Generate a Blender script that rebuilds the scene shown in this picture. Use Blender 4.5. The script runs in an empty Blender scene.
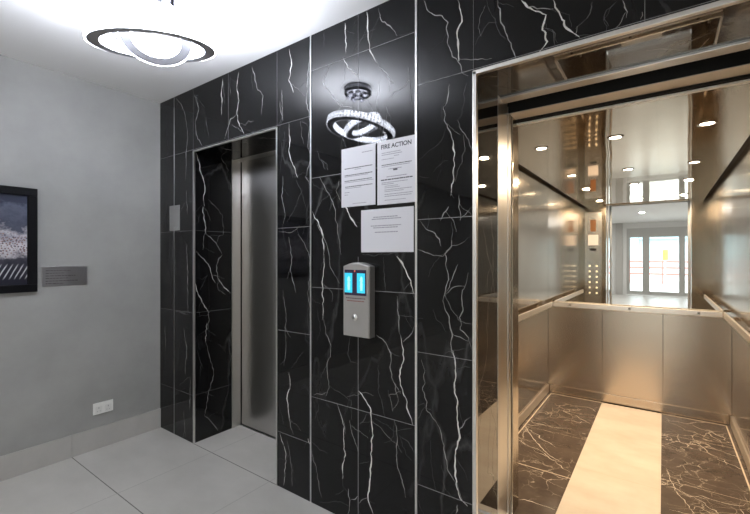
import bpy, bmesh, math, random
from mathutils import Vector, noise
C = bpy.context.scene.collection
PI = math.pi
rnd = random.Random(11)

WALL_VEINS = [
(9,2,-0.732,2.530,-0.721,2.474,-0.715,2.427,-0.732,2.386,-0.732,2.324,-0.728,2.260),
(6,1,-0.900,2.593,-0.870,2.523,-0.811,2.486,-0.784,2.445,-0.782,2.350,-0.760,2.287,-0.728,2.250,-0.704,2.199,-0.683,2.183),
(6,1,-0.555,2.464,-0.541,2.381,-0.517,2.306,-0.494,2.247,-0.480,2.200),
(3,0,-0.600,2.481,-0.580,2.424,-0.560,2.369,-0.558,2.334,-0.522,2.294),
(4,0,-0.653,2.308,-0.622,2.340,-0.588,2.375,-0.558,2.373),
(13,2,-0.459,2.427,-0.434,2.389,-0.386,2.353,-0.374,2.334,-0.383,2.281,-0.377,2.254,-0.362,2.231,-0.392,2.196),
(5,1,-0.434,2.390,-0.385,2.371,-0.339,2.349),
(4,0,-0.378,2.292,-0.345,2.270,-0.331,2.250,-0.334,2.236),
(8,2,-0.342,2.384,-0.336,2.351,-0.308,2.307,-0.294,2.273,-0.267,2.234,-0.233,2.187),
(4,0,-0.207,2.327,-0.220,2.291,-0.246,2.265,-0.265,2.247),
(4,0,-0.132,2.299,-0.161,2.279,-0.156,2.221),
(6,1,-0.115,2.298,-0.106,2.261,-0.104,2.232),
(6,1,-0.058,2.236,-0.069,2.189),
(5,1,-0.771,2.170,-0.782,2.121,-0.805,2.074,-0.794,2.015,-0.760,1.946,-0.748,1.873),
(8,2,-0.754,1.918,-0.748,1.804,-0.762,1.770,-0.765,1.672),
(5,1,-0.777,1.626,-0.816,1.565),
(5,1,-0.726,1.673,-0.715,1.591,-0.721,1.560),
(4,1,-0.717,1.571,-0.667,1.613),
(4,1,-0.732,2.002,-0.715,1.943,-0.683,1.907,-0.667,1.859),
(3,0,-0.688,2.154,-0.699,2.111,-0.710,2.033,-0.731,2.002),
(2,0,-0.927,1.779,-0.876,1.768),
(3,0,-0.852,1.791,-0.777,1.829),
(2,0,-0.927,1.854,-0.818,1.929,-0.789,1.978),
(5,1,-0.919,1.571,-0.888,1.531,-0.840,1.508,-0.822,1.482,-0.813,1.450),
(6,1,-0.760,1.475,-0.765,1.444,-0.794,1.413,-0.788,1.351,-0.777,1.299,-0.799,1.245,-0.805,1.198),
(8,1,-0.805,1.206,-0.777,1.132,-0.760,1.061,-0.754,0.989,-0.748,0.945),
(4,1,-0.732,1.367,-0.760,1.299,-0.799,1.225),
(5,1,-0.683,1.332,-0.694,1.281,-0.710,1.255,-0.710,1.169,-0.732,1.136,-0.715,1.102,-0.721,1.081,-0.683,1.050,-0.670,1.001),
(4,1,-0.938,1.436,-0.852,1.408,-0.805,1.403,-0.760,1.444,-0.699,1.469),
(3,0,-0.760,1.555,-0.755,1.511,-0.764,1.449),
(2,0,-0.854,1.158,-0.833,1.114,-0.789,1.064),
(2,0,-0.794,0.965,-0.694,1.001),
(9,2,-0.755,0.988,-0.739,0.920,-0.755,0.833,-0.739,0.751,-0.732,0.640,-0.729,0.557,-0.742,0.511,-0.739,0.400,-0.717,0.344,-0.687,0.320),
(5,1,-0.915,0.921,-0.898,0.872,-0.907,0.789,-0.890,0.689,-0.825,0.639,-0.794,0.553,-0.778,0.444,-0.739,0.385,-0.709,0.333),
(4,1,-0.726,0.641,-0.673,0.710),
(3,0,-0.732,0.908,-0.673,0.924),
(3,0,-0.938,0.268,-0.900,0.207),
(6,1,-0.732,0.310,-0.741,0.267),
(3,0,-0.938,0.705,-0.900,0.722,-0.859,0.699),
(2,0,-0.869,0.559,-0.854,0.426,-0.838,0.339),
(2,0,-0.813,0.461,-0.789,0.356,-0.745,0.327),
(7,2,-1.814,2.643,-1.797,2.543,-1.814,2.460,-1.777,2.373),
(5,1,-1.644,2.600,-1.644,2.500,-1.667,2.287,-1.632,2.146),
(5,1,-1.892,2.347,-1.866,2.226),
(8,2,-1.814,2.199,-1.802,2.092,-1.814,2.007,-1.740,1.867),
(6,1,-1.644,2.149,-1.656,2.034,-1.632,1.947,-1.667,1.867),
(4,0,-1.720,2.194,-1.647,2.140),
(4,1,-1.679,1.868,-1.639,1.806),
(5,1,-1.867,1.892,-1.879,1.769,-1.853,1.661,-1.867,1.600),
(3,0,-1.754,1.853,-1.696,1.731,-1.647,1.658),
(3,0,-1.831,1.610,-1.754,1.706,-1.696,1.789),
(6,1,-1.814,1.520,-1.789,1.397,-1.802,1.311,-1.756,1.190),
(5,1,-1.740,1.535,-1.644,1.430,-1.632,1.314,-1.656,1.195,-1.632,1.097),
(4,1,-1.903,1.553,-1.797,1.549,-1.720,1.581),
(3,0,-1.867,1.167,-1.867,1.140),
(5,1,-1.867,1.200,-1.841,1.057,-1.847,0.944,-1.841,0.860,-1.858,0.745),
(8,2,-1.817,0.710,-1.806,0.614,-1.827,0.582,-1.812,0.426),
(5,1,-1.815,0.452,-1.777,0.349),
(3,0,-1.797,0.739,-1.754,0.793,-1.696,0.849),
(3,0,-1.647,1.125,-1.655,1.009,-1.639,0.897),
(3,0,-1.894,0.748,-1.858,0.772),
(6,2,-1.894,0.326,-1.845,0.232,-1.854,0.096,-1.860,0.020),
(4,1,-1.831,0.302,-1.797,0.239,-1.788,0.135,-1.788,0.040),
(3,0,-1.903,0.502,-1.858,0.391),
(9,2,-1.655,0.360,-1.628,0.322),
(3,0,-1.530,2.654,-1.530,2.565),
(5,1,-1.487,2.464,-1.530,2.371,-1.466,2.282,-1.403,2.205),
(7,2,-1.378,2.650,-1.382,2.587,-1.372,2.486),
(6,2,-1.392,2.468,-1.293,2.348),
(8,2,-1.233,2.658,-1.226,2.562,-1.208,2.467,-1.171,2.382),
(5,1,-1.171,2.382,-1.109,2.314,-1.066,2.245),
(6,1,-1.160,2.649,-1.139,2.575,-1.090,2.541,-1.051,2.475),
(4,0,-1.330,2.475,-1.290,2.500,-1.238,2.566),
(3,0,-1.049,2.474,-0.959,2.469),
(4,0,-1.119,2.154,-1.084,2.083,-1.078,2.013),
(4,0,-0.987,2.316,-0.965,2.120),
(4,0,-1.586,2.015,-1.520,1.883),
(3,0,-1.399,2.039,-1.371,1.981),
(9,2,-1.621,1.663,-1.576,1.597,-1.542,1.519,-1.530,1.397),
(6,2,-1.530,1.397,-1.545,1.283,-1.530,1.170,-1.542,1.049),
(5,1,-1.564,1.847,-1.466,1.701,-1.435,1.587,-1.403,1.413),
(4,1,-1.586,1.595,-1.520,1.494,-1.487,1.349,-1.413,1.256),
(10,2,-1.403,1.690,-1.364,1.653,-1.337,1.597,-1.296,1.557),
(4,1,-1.420,1.816,-1.435,1.763,-1.399,1.690),
(3,0,-1.599,1.638,-1.545,1.718,-1.471,1.756),
(8,2,-1.049,1.405,-1.016,1.369,-1.000,1.328,-0.976,1.286,-0.952,1.225),
(3,0,-1.127,1.398,-1.109,1.224),
(3,0,-1.263,1.416,-1.199,1.405,-1.055,1.424),
(3,0,-1.009,1.242,-0.965,1.291),
(6,1,-1.047,1.211,-1.047,1.143,-1.040,1.101,-1.027,1.023),
(8,2,-1.027,1.023,-1.014,0.907,-1.029,0.854,-1.027,0.753,-0.987,0.671,-0.959,0.608),
(6,1,-1.541,1.082,-1.523,1.006,-1.480,0.888,-1.506,0.801,-1.488,0.688,-1.515,0.631),
(3,0,-1.508,0.819,-1.553,0.723),
(4,0,-1.485,0.691,-1.413,0.672,-1.330,0.646,-1.330,0.541),
(3,0,-1.337,0.978,-1.357,0.885,-1.337,0.846,-1.290,0.842),
(3,0,-1.576,1.102,-1.561,0.991,-1.576,0.933),
(10,2,-1.285,0.703,-1.247,0.674,-1.209,0.616,-1.206,0.571),
(5,1,-1.173,1.007,-1.115,0.973,-1.088,0.925,-1.074,0.812,-1.027,0.741),
(4,1,-1.014,0.991,-0.949,1.076),
(3,0,-1.090,0.933,-1.032,0.921),
(3,0,-1.158,0.858,-1.151,0.716,-1.122,0.606),
(2,0,-1.102,0.743,-1.078,0.689),
(5,1,-1.437,0.609,-1.383,0.493),
(8,2,-1.406,0.550,-1.383,0.493,-1.372,0.342,-1.391,0.289,-1.393,0.211),
(5,1,-1.344,0.538,-1.330,0.471,-1.288,0.384),
(9,2,-1.206,0.605,-1.196,0.494,-1.213,0.365,-1.206,0.277,-1.220,0.182,-1.192,0.097),
(5,1,-1.065,0.604,-1.045,0.544,-1.052,0.413,-1.015,0.327,-1.002,0.247),
(4,1,-1.631,0.330,-1.604,0.238,-1.545,0.056),
(3,0,-1.623,0.346,-1.561,0.318,-1.508,0.316),
(6,1,-1.352,0.171,-1.344,0.114,-1.359,0.035),
(4,1,-1.290,0.154,-1.337,0.122),
(5,1,-1.283,0.120,-1.225,0.167),
(4,0,-1.039,0.535,-0.989,0.517,-0.953,0.475),
(4,0,-1.277,0.533,-1.231,0.595),
(3,0,-1.442,0.112,-1.392,0.156),
(3,0,-1.277,0.325,-1.218,0.358),
(3,0,-1.599,0.477,-1.568,0.574),
(2,0,-1.181,0.587,-1.060,0.542,-0.965,0.590),
(6,2,-2.483,2.638,-2.495,2.527,-2.500,2.394),
(6,2,-2.307,2.637,-2.328,2.542,-2.307,2.445,-2.321,2.367,-2.292,2.278,-2.248,2.216),
(5,1,-2.324,2.368,-2.402,2.337,-2.460,2.217),
(4,0,-2.402,2.637,-2.391,2.505),
(3,1,-2.379,2.305,-2.248,2.220),
(4,1,-2.164,2.634,-2.107,2.470,-2.054,2.422,-2.073,2.306),
(5,1,-2.857,2.623,-2.784,2.494,-2.838,2.404,-2.802,2.275,-2.744,2.214),
(4,0,-2.705,2.470,-2.654,2.250),
(4,1,-3.112,2.652,-2.972,2.504,-2.941,2.320,-2.972,1.991),
(3,0,-2.852,2.614,-2.705,2.485),
(5,1,-1.876,2.413,-1.867,2.229),
(3,0,-3.266,2.590,-3.234,2.262,-3.266,1.943),
(3,0,-3.250,1.820,-3.266,1.683,-3.250,1.618),
(4,1,-2.952,1.912,-2.941,1.724),
(3,0,-3.036,1.586,-2.907,1.438),
(4,0,-3.209,1.568,-3.218,1.376,-3.175,1.201,-3.197,1.000),
(4,1,-2.952,1.499,-2.941,1.148,-2.935,0.981),
(3,0,-3.126,0.966,-2.935,0.966),
(5,1,-2.992,0.853,-2.952,0.712,-2.972,0.499),
(4,1,-3.282,0.844,-3.269,0.646),
(4,1,-2.907,0.491,-2.914,0.240),
(4,1,-2.992,0.222,-2.972,-0.003),
(3,0,-3.331,0.802,-3.298,0.398),
(3,0,-3.141,0.308,-2.964,0.397)
]
REVEAL_VEINS = [
(6,2,1.659,2.188,1.696,2.070,1.730,1.953,1.717,1.837,1.730,1.790),
(6,2,1.717,1.788,1.736,1.623,1.740,1.580),
(4,1,1.740,1.580,1.822,1.520,1.882,1.424),
(4,1,1.734,1.585,1.717,1.454),
(5,2,1.663,1.443,1.764,1.328,1.822,1.198),
(5,1,1.880,1.416,1.836,1.360,1.833,1.305,1.845,1.218),
(7,2,1.845,1.234,1.898,1.167,1.956,1.103),
(6,2,1.653,1.207,1.696,1.080,1.764,0.969),
(4,1,1.764,0.969,1.752,0.836),
(3,1,1.764,1.846,1.882,1.740,1.893,1.588),
(5,2,1.752,0.892,1.740,0.746),
(5,1,1.740,0.746,1.810,0.499,1.752,0.323,1.740,0.180,1.845,0.027),
(4,1,1.862,2.211,1.916,2.142,1.944,2.090),
(3,0,1.669,0.697,1.717,0.550),
(3,0,1.701,0.370,1.810,0.309),
(3,0,1.661,1.641,1.701,1.736),
(3,0,1.759,1.261,1.693,1.149),
(3,0,1.669,0.946,1.759,0.951,1.793,1.001)
]


# ---------------------------------------------------------------- helpers
def box(bm, x0, x1, y0, y1, z0, z1, mi=0, bev=0.0):
    b = bmesh.new()
    bmesh.ops.create_cube(b, size=1)
    for v in b.verts:
        v.co = Vector(((x0+x1)/2+v.co.x*(x1-x0), (y0+y1)/2+v.co.y*(y1-y0), (z0+z1)/2+v.co.z*(z1-z0)))
    if bev:
        bmesh.ops.bevel(b, geom=b.edges[:], offset=bev, segments=2, affect='EDGES', profile=0.6)
    for f in b.faces: f.material_index = mi
    t = bpy.data.meshes.new('t'); b.to_mesh(t); b.free()
    bm.from_mesh(t); bpy.data.meshes.remove(t)

def quad(bm, pts, mi=0):
    f = bm.faces.new([bm.verts.new(p) for p in pts]); f.material_index = mi; return f

def lathe(bm, prof, c, n=32, axis='Z', mi=0):
    """prof: list of (radius, height) revolved about axis through c"""
    rings = []
    for r, h in prof:
        ring = []
        for k in range(n):
            a = 2*PI*k/n
            if axis == 'Z': p = (c[0]+r*math.cos(a), c[1]+r*math.sin(a), c[2]+h)
            elif axis == 'Y': p = (c[0]+r*math.cos(a), c[1]+h, c[2]+r*math.sin(a))
            else: p = (c[0]+h, c[1]+r*math.cos(a), c[2]+r*math.sin(a))
            ring.append(bm.verts.new(p))
        rings.append(ring)
    for i in range(len(rings)-1):
        for k in range(n):
            f = bm.faces.new((rings[i][k], rings[i][(k+1) % n], rings[i+1][(k+1) % n], rings[i+1][k])); f.material_index = mi; f.smooth = True
    for ring in (rings[0], rings[-1]):
        try: f = bm.faces.new(ring); f.material_index = mi
        except ValueError: pass

def tube(bm, p0, p1, r, n=12, mi=0):
    p0, p1 = Vector(p0), Vector(p1); d = (p1-p0).normalized()
    a = d.orthogonal().normalized(); b = d.cross(a)
    R = [[bm.verts.new(p+(a*math.cos(2*PI*k/n)+b*math.sin(2*PI*k/n))*r) for k in range(n)] for p in (p0, p1)]
    for k in range(n):
        f = bm.faces.new((R[0][k], R[0][(k+1) % n], R[1][(k+1) % n], R[1][k])); f.smooth = True; f.material_index = mi
    for ring in R:
        bm.faces.new(ring).material_index = mi

def mk(name, bm, mats, parent=None, fix=True):
    if fix: bmesh.ops.recalc_face_normals(bm, faces=bm.faces[:])
    xs = [v.co.x for v in bm.verts]; ys = [v.co.y for v in bm.verts]; zs = [v.co.z for v in bm.verts]
    o = Vector(((min(xs)+max(xs))/2, (min(ys)+max(ys))/2, min(zs)))
    for v in bm.verts: v.co -= o
    m = bpy.data.meshes.new(name); bm.to_mesh(m); bm.free()
    for x in (mats if isinstance(mats, (list, tuple)) else [mats]): m.materials.append(x)
    ob = bpy.data.objects.new(name, m); C.objects.link(ob)
    ob.location = o
    if parent:
        ob.parent = parent
        p = parent; off = Vector((0, 0, 0))
        while p: off += p.location; p = p.parent
        ob.location = o-off
    return ob

def empty(name, loc):
    o = bpy.data.objects.new(name, None); C.objects.link(o); o.location = loc; o.empty_display_size = .05
    return o
def tag(o, label, cat, group=None):
    o['label'] = label; o['category'] = cat
    if group: o['group'] = group
    return o
def struct(o): o['kind'] = 'structure'; return o
def bx(name, mats, *a, parent=None, bev=0.0):
    bm = bmesh.new(); box(bm, *a, bev=bev); return mk(name, bm, mats, parent)
# ---------------------------------------------------------------- materials
def mat(name):
    m = bpy.data.materials.new(name); m.use_nodes = True
    nt = m.node_tree; return m, nt, nt.nodes['Principled BSDF']
def simple(name, col, rough=.5, metal=0, ior=1.5, aniso=0, emis=None, es=0, coat=0):
    m, nt, p = mat(name)
    p.inputs['Base Color'].default_value = (*col, 1); p.inputs['Roughness'].default_value = rough
    p.inputs['Metallic'].default_value = metal; p.inputs['IOR'].default_value = ior
    if aniso: p.inputs['Anisotropic'].default_value = aniso
    if coat: p.inputs['Coat Weight'].default_value = coat
    if emis: p.inputs['Emission Color'].default_value = (*emis, 1); p.inputs['Emission Strength'].default_value = es
    return m
def N(nt, t, **kw):
    n = nt.nodes.new(t)
    for k, v in kw.items(): setattr(n, k, v)
    return n
def pos(nt, scale=(1, 1, 1)):
    g = N(nt, 'ShaderNodeNewGeometry'); mp = N(nt, 'ShaderNodeMapping'); mp.inputs['Scale'].default_value = scale
    nt.links.new(g.outputs['Position'], mp.inputs['Vector']); return mp.outputs['Vector']
def noise_tex(nt, vec, scale, detail=4, rough=.55, dist=0):
    n = N(nt, 'ShaderNodeTexNoise'); n.inputs['Scale'].default_value = scale; n.inputs['Detail'].default_value = detail
    n.inputs['Roughness'].default_value = rough; n.inputs['Distortion'].default_value = dist
    nt.links.new(vec, n.inputs['Vector']); return n.outputs['Fac']
def ramp(nt, fac, *stops):
    r = N(nt, 'ShaderNodeValToRGB'); e = r.color_ramp.elements
    while len(e) < len(stops): e.new(.5)
    for i, (p, c) in enumerate(stops):
        e[i].position = p; e[i].color = (*c, 1) if len(c) == 3 else c
    nt.links.new(fac, r.inputs['Fac']); return r.outputs['Color']
def g3(v): return (v, v, v)
def math_(nt, op, a, b=None):
    n = N(nt, 'ShaderNodeMath', operation=op)
    for i, x in enumerate((a, b)):
        if x is None: continue
        if isinstance(x, (int, float)): n.inputs[i].default_value = x
        else: nt.links.new(x, n.inputs[i])
    return n.outputs[0]
def mixc(nt, fac, a, b):
    n = N(nt, 'ShaderNodeMix', data_type='RGBA')
    nt.links.new(fac, n.inputs[0]) if not isinstance(fac, (int, float)) else setattr(n.inputs[0], 'default_value', fac)
    for s, x in ((6, a), (7, b)):
        if isinstance(x, tuple): n.inputs[s].default_value = (*x, 1)
        else: nt.links.new(x, n.inputs[s])
    return n.outputs[2]
def bump(nt, p, h, strength, dist=.01):
    b = N(nt, 'ShaderNodeBump'); b.inputs['Strength'].default_value = strength; b.inputs['Distance'].default_value = dist
    nt.links.new(h, b.inputs['Height']); nt.links.new(b.outputs['Normal'], p.inputs['Normal'])

def marble(name, base, vein, stretch, rough, ior, vs=2.2, amt=1.0):
    m, nt, p = mat(name)
    v = pos(nt, stretch)
    nz = N(nt, 'ShaderNodeTexNoise'); nz.inputs['Scale'].default_value = 3.5; nz.inputs['Detail'].default_value = 6
    nt.links.new(v, nz.inputs['Vector'])
    ad = N(nt, 'ShaderNodeVectorMath', operation='MULTIPLY_ADD'); ad.inputs[1].default_value = (.42, .42, .42)
    nt.links.new(nz.outputs['Color'], ad.inputs[0]); nt.links.new(v, ad.inputs[2])
    vo = N(nt, 'ShaderNodeTexVoronoi', feature='DISTANCE_TO_EDGE'); vo.inputs['Scale'].default_value = vs
    nt.links.new(ad.outputs[0], vo.inputs['Vector'])
    line = ramp(nt, vo.outputs['Distance'], (0, (1, 1, 1)), (.012, (.35, .35, .35)), (.03, (0, 0, 0)))
    mask = ramp(nt, noise_tex(nt, v, 1.7, 3), (.48, (0, 0, 0)), (.68, (amt, amt, amt)))
    k = N(nt, 'ShaderNodeMix', data_type='RGBA', blend_type='MULTIPLY'); k.inputs[0].default_value = 1
    nt.links.new(line, k.inputs[6]); nt.links.new(mask, k.inputs[7])
    cl = ramp(nt, noise_tex(nt, v, 6, 6, .65), (.3, base), (.8, tuple(c*2.1 for c in base)))
    nt.links.new(mixc(nt, k.outputs[2], cl, vein), p.inputs['Base Color'])
    p.inputs['Roughness'].default_value = rough; p.inputs['IOR'].default_value = ior
    return m
MB_R, MB_I = .035, 1.34
M_marble = marble('black_marble', (.0030, .0030, .0033), (.05, .05, .05), (1, 1, .38), MB_R, MB_I)
M_v0 = simple('vein_faint', (.085, .085, .086), MB_R, ior=MB_I)
M_v1 = simple('vein_mid', (.27, .268, .262), MB_R, ior=MB_I)
M_v2 = simple('vein_bright', (.62, .61, .585), MB_R, ior=MB_I)
M_joint = simple('tile_joint', (.20, .20, .20), .5)
MARB = [M_marble, M_v0, M_v1, M_v2, M_joint]
# deep reveal of the open lift: same stone, higher polish
PR, PI_ = .02, 2.0
M_pol = marble('polished_black_marble', (.008, .007, .0065), (.12, .11, .10), (1, 1, .38), PR, PI_)
POLM = [M_pol, simple('pol_vein_faint', (.06, .055, .05), PR, ior=PI_), simple('pol_vein_mid', (.2, .19, .17), PR, ior=PI_), simple('pol_vein_bright', (.42, .40, .36), PR, ior=PI_), M_joint]

def brushed(name, col, rough, aniso, streak=(60, 60, 1.2), amp=.10, rot=0.0, wave=0.0, grain=0.0):
    m, nt, p = mat(name)
    f = noise_tex(nt, pos(nt, streak), 3.0, 5, .6)
    r = N(nt, 'ShaderNodeMapRange'); r.inputs['To Min'].default_value = rough-amp*.5; r.inputs['To Max'].default_value = rough+amp
    nt.links.new(f, r.inputs['Value']); nt.links.new(r.outputs[0], p.inputs['Roughness'])
    nt.links.new(ramp(nt, f, (.3, tuple(c*.98 for c in col)), (.7, col)), p.inputs['Base Color'])
    p.inputs['Metallic'].default_value = 1; p.inputs['Anisotropic'].default_value = aniso; p.inputs['Anisotropic Rotation'].default_value = rot
    if grain: bump(nt, p, noise_tex(nt, pos(nt, (14, 14, .35)), 2.0, 3), grain, .004)
    if wave: bump(nt, p, noise_tex(nt, pos(nt, (1.6, 1.6, .9)), 1.4, 2), wave, .02)
    return m
m, nt, p = mat('brushed_steel'); M_steel = m
p.inputs['Base Color'].default_value = (.50, .49, .475, 1); p.inputs['Metallic'].default_value = 1; p.inputs['Roughness'].default_value = .30
bump(nt, p, noise_tex(nt, pos(nt, (.8, .8, 3.5)), 1.6, 2), .07, .02)
M_jamb = brushed('jamb_steel', (.66, .645, .62), .30, 0, amp=.04)
M_car = brushed('car_wall_steel', (.42, .36, .285), .14, 0, amp=.05, grain=.10)
M_carlow = brushed('car_back_panel_steel', (.58, .49, .39), .24, 0, streak=(60, 60, .5), amp=.02)
M_trim = simple('edge_trim_steel', (.72, .71, .69), .3, 1)
M_thin = simple('thin_trim_steel', (.42, .42, .42), .35, 1)
M_chrome = simple('chrome', (.8, .79, .77), .08, 1)
M_railm = simple('handrail_satin', (.90, .86, .80), .35, 1)
M_mirror = simple('mirror_glass', (.86, .86, .84), .0, 1)
m, nt, p = mat('car_ceiling_mirror_steel'); M_cceil = m
p.inputs['Base Color'].default_value = (.62, .515, .385, 1); p.inputs['Metallic'].default_value = 1; p.inputs['Roughness'].default_value = .045
bump(nt, p, noise_tex(nt, pos(nt, (1.5, 1.5, 1)), 1.3, 1), .10, .02)
M_black = simple('black_void', (.004, .004, .004), .8)
M_blackgloss = simple('gloss_black', (.012, .012, .013), .25)
M_white = simple('white_plastic', (.82, .82, .80), .35)
M_paper = simple('paper', (.60, .60, .64), .45, coat=.15)
M_ink = simple('ink', (.05, .05, .06), .6)
M_inkl = simple('ink_small', (.26, .26, .30), .6)

m, nt, p = mat('grey_microcement'); M_wall = m
f = noise_tex(nt, pos(nt), 1.6, 7, .6)
nt.links.new(ramp(nt, f, (.3, (.285, .285, .275)), (.7, (.375, .375, .362))), p.inputs['Base Color']); p.inputs['Roughness'].default_value = .55
bump(nt, p, noise_tex(nt, pos(nt), 9, 6), .08)
def stone(name, a, b, rough, sc=2.5):
    m, nt, p = mat(name)
    f = noise_tex(nt, pos(nt, (1, 1.6, 1)), sc, 7, .6)
    nt.links.new(ramp(nt, f, (.3, a), (.7, b)), p.inputs['Base Color']); p.inputs['Roughness'].default_value = rough
    return m
M_floor = stone('pale_floor_tile', (.48, .470, .446), (.56, .548, .522), .32)
M_base = stone('baseboard_tile', (.40, .39, .375), (.47, .46, .44), .38)
M_fj = simple('dark_floor_joint', (.16, .155, .15), .7)
M_fj2 = simple('pale_floor_joint', (.38, .375, .36), .6)
M_ceil = simple('ceiling_paint', (.80, .80, .80), .7)
M_lwall = simple('white_wall_paint', (.62, .62, .61), .6)
M_cream = stone('cream_stone', (.64, .575, .49), (.76, .71, .63), .2, 3)
M_brown = marble('brown_marble', (.055, .043, .036), (.70, .63, .54), (1.2, 1.2, 1.2), .14, 1.5, vs=6.5, amt=1.6)
M_pale = simple('pale_border_strip', (.62, .54, .44), .25)
BRN = [M_brown, simple('bv0', (.24, .20, .165), .14), simple('bv1', (.42, .37, .31), .14), simple('bv2', (.68, .62, .54), .14), M_pale]

# ---------------------------------------------------------------- vein ribbons
def ribbon(bm, fn, pts, w, mi, seed, off, ofl):
    """pts: list of (u, z); fn(u, z, d) -> world point lying d in front of the face"""
    P = [Vector((a, b)) for a, b in pts]; S = [P[0]]
    for a, b in zip(P, P[1:]):
        n = max(1, int((b-a).length/.009))
        for k in range(1, n+1): S.append(a.lerp(b, k/n))
    n = len(S)
    if n < 3: return
    prev = None; L = 0
    for i, s in enumerate(S):
        t = (S[min(i+1, n-1)]-S[max(i-1, 0)])
        if t.length < 1e-6: continue
        t.normalize(); nn = Vector((-t.y, t.x)); L += .009
        e = min(1, i/(n*.12+1), (n-1-i)/(n*.12+1))
        q = noise.noise(Vector((seed*7.3, L*9, 0)))*.013+noise.noise(Vector((seed*3.1, L*38, 5)))*.0095+noise.noise(Vector((seed*5.9, L*95, 1)))*.003
        ww = w*.5*(.30+.9*abs(noise.noise(Vector((seed*1.7, L*14, 9))))+.35*noise.noise(Vector((seed, L*60, 2))))*(.25+.75*e)
        ww = max(ww, .0005); c = s+nn*q*(.2+.8*e)
        cur = [bm.verts.new(fn(*(c+nn*ww), off)), bm.verts.new(fn(*(c-nn*ww), off))]
        if prev:
            f = bm.faces.new((prev[0], prev[1], cur[1], cur[0])); f.material_index = mi
            f.normal_update()
            if f.normal.dot(ofl) < 0: f.normal_flip()
        prev = cur

class Veiner:
    def __init__(s, bm, fn, nrm, inside, d0=.0004):
        s.bm, s.fn, s.n, s.inside, s.k, s.d0 = bm, fn, Vector(nrm), inside, 0, d0
    def add(s, w, b, pts):
        s.k += 1
        run = []
        for q in [p for p in pts]+[None]:              # keep only the stretch on the face
            if q is not None and s.inside(*q): run.append(q)
            else:
                if len(run) > 1: ribbon(s.bm, s.fn, run, w*1.2, 1+b, s.k*1.37+s.d0*1e4, s.d0+s.k*2.2e-6, s.n)
                run = []
    def dense(s, w, b, pts):
        out = []
        for a, c in zip(pts, pts[1:]):
            L = math.hypot(c[0]-a[0], c[1]-a[1]); n = max(1, int(L/.02))
            out += [(a[0]+(c[0]-a[0])*k/n, a[1]+(c[1]-a[1])*k/n) for k in range(n)]
        s.add(w, b, out+[pts[-1]])
    def walk(s, u, z, ang, L, w, b, r, wob=.35):
        pts = [(u, z)]; a = ang
        while L > 0:
            st = r.uniform(.03, .09); a = ang+r.gauss(0, wob)
            u += math.cos(a)*st; z += math.sin(a)*st; L -= st; pts.append((u, z))
        s.dense(w, b, pts); return pts
    def branches(s, pts, r, n, L=.16):
        for _ in range(n):
            i = r.randrange(len(pts)-1); a, b = pts[i], pts[i+1]; t = r.random()
            ang = math.atan2(b[1]-a[1], b[0]-a[0])+r.choice((-1, 1))*r.uniform(.35, 1.1)
            s.walk(a[0]+(b[0]-a[0])*t, a[1]+(b[1]-a[1])*t, ang, r.uniform(.04, L), r.uniform(.0014, .003), r.choice((0, 0, 1)), r)
    def fill(s, u0, u1, z0, z1, n, r, lev=(0, 0, 1, 1, 2), L=(.25, .9), tilt=.25):
        for _ in range(n):
            b = r.choice(lev)
            p = s.walk(r.uniform(u0, u1), r.uniform(z0, z1), -PI/2+r.gauss(0, tilt), r.uniform(*L), (.003, .0045, .007)[b], b, r)
            s.branches(p, r, r.choice((0, 1, 2)))

# ---------------------------------------------------------------- layout constants
YW, XL, H = 1.64, -3.36, 2.665        # lift wall, left wall, ceiling height
YB = 1.98                             # back of the marble lining
A0, A1 = -2.86, -1.92                 # left lift opening
B0, B1 = -.66, .30                    # right lift opening
ZT = 2.195                            # opening height
XR, YE = 2.6, -8.7                    # right end and entrance end of the lobby

# ---------------------------------------------------------------- marble lift wall
bm = bmesh.new()
for a in ((XL, A0, 0, H), (A0, A1, ZT, H), (A1, B0, 0, H), (B0, B1, ZT, H), (B1, XR, 0, H)):
    x0, x1, z0, z1 = a
    quad(bm, [(x0, YW, z0), (x1, YW, z0), (x1, YW, z1), (x0, YW, z1)])
    quad(bm, [(x0, YB, z0), (x1, YB, z0), (x1, YB, z1), (x0, YB, z1)])
quad(bm, [(XL, YW, H), (XR, YW, H), (XR, YB, H), (XL, YB, H)])
for x in (A0, A1, XL, XR): quad(bm, [(x, YW, 0), (x, YB, 0), (x, YB, ZT if x in (A0, A1) else H), (x, YW, ZT if x in (A0, A1) else H)])
quad(bm, [(A0, YW, ZT), (A1, YW, ZT), (A1, YB, ZT), (A0, YB, ZT)])
front = Veiner(bm, lambda u, z, d: (u, YW-d, z), (0, -1, 0),
               lambda u, z: XL < u < XR and 0 < z < H and not (A0 < u < A1 and z < ZT) and not (B0 < u < B1 and z < ZT))
r1 = random.Random(5)
for v in WALL_VEINS:
    pts = [(v[i], v[i+1]) for i in range(2, len(v), 2)]
    front.dense(v[0]*(.0015 if pts[0][0] < -1.95 else .001), v[1], pts)
    if v[0] > 3: front.branches(pts, r1, 1)
front.fill(.02, XR, ZT, H+.1, 8, r1); front.fill(B1, XR, .3, H, 30, r1)
rev = Veiner(bm, lambda u, z, d: (A0+d, u, z), (1, 0, 0), lambda u, z: YW < u < YB and 0 < z < ZT)
for v in REVEAL_VEINS:
    pts = [(v[i], v[i+1]) for i in range(2, len(v), 2)]
    rev.dense(v[0]*.001, v[1], pts); rev.branches(pts, r1, 1, .1)
rv2 = Veiner(bm, lambda u, z, d: (A1-d, u, z), (-1, 0, 0), lambda u, z: YW < u < YB and 0 < z < ZT)
rv2.fill(YW, YB, .2, ZT, 12, r1)
sof = Veiner(bm, lambda u, z, d: (u, z, ZT-d), (0, 0, -1), lambda u, z: A0 < u < A1 and YW < z < YB)
sof.fill(A0, A1, YW, YB, 8, r1, L=(.1, .4), tilt=.9)
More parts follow.
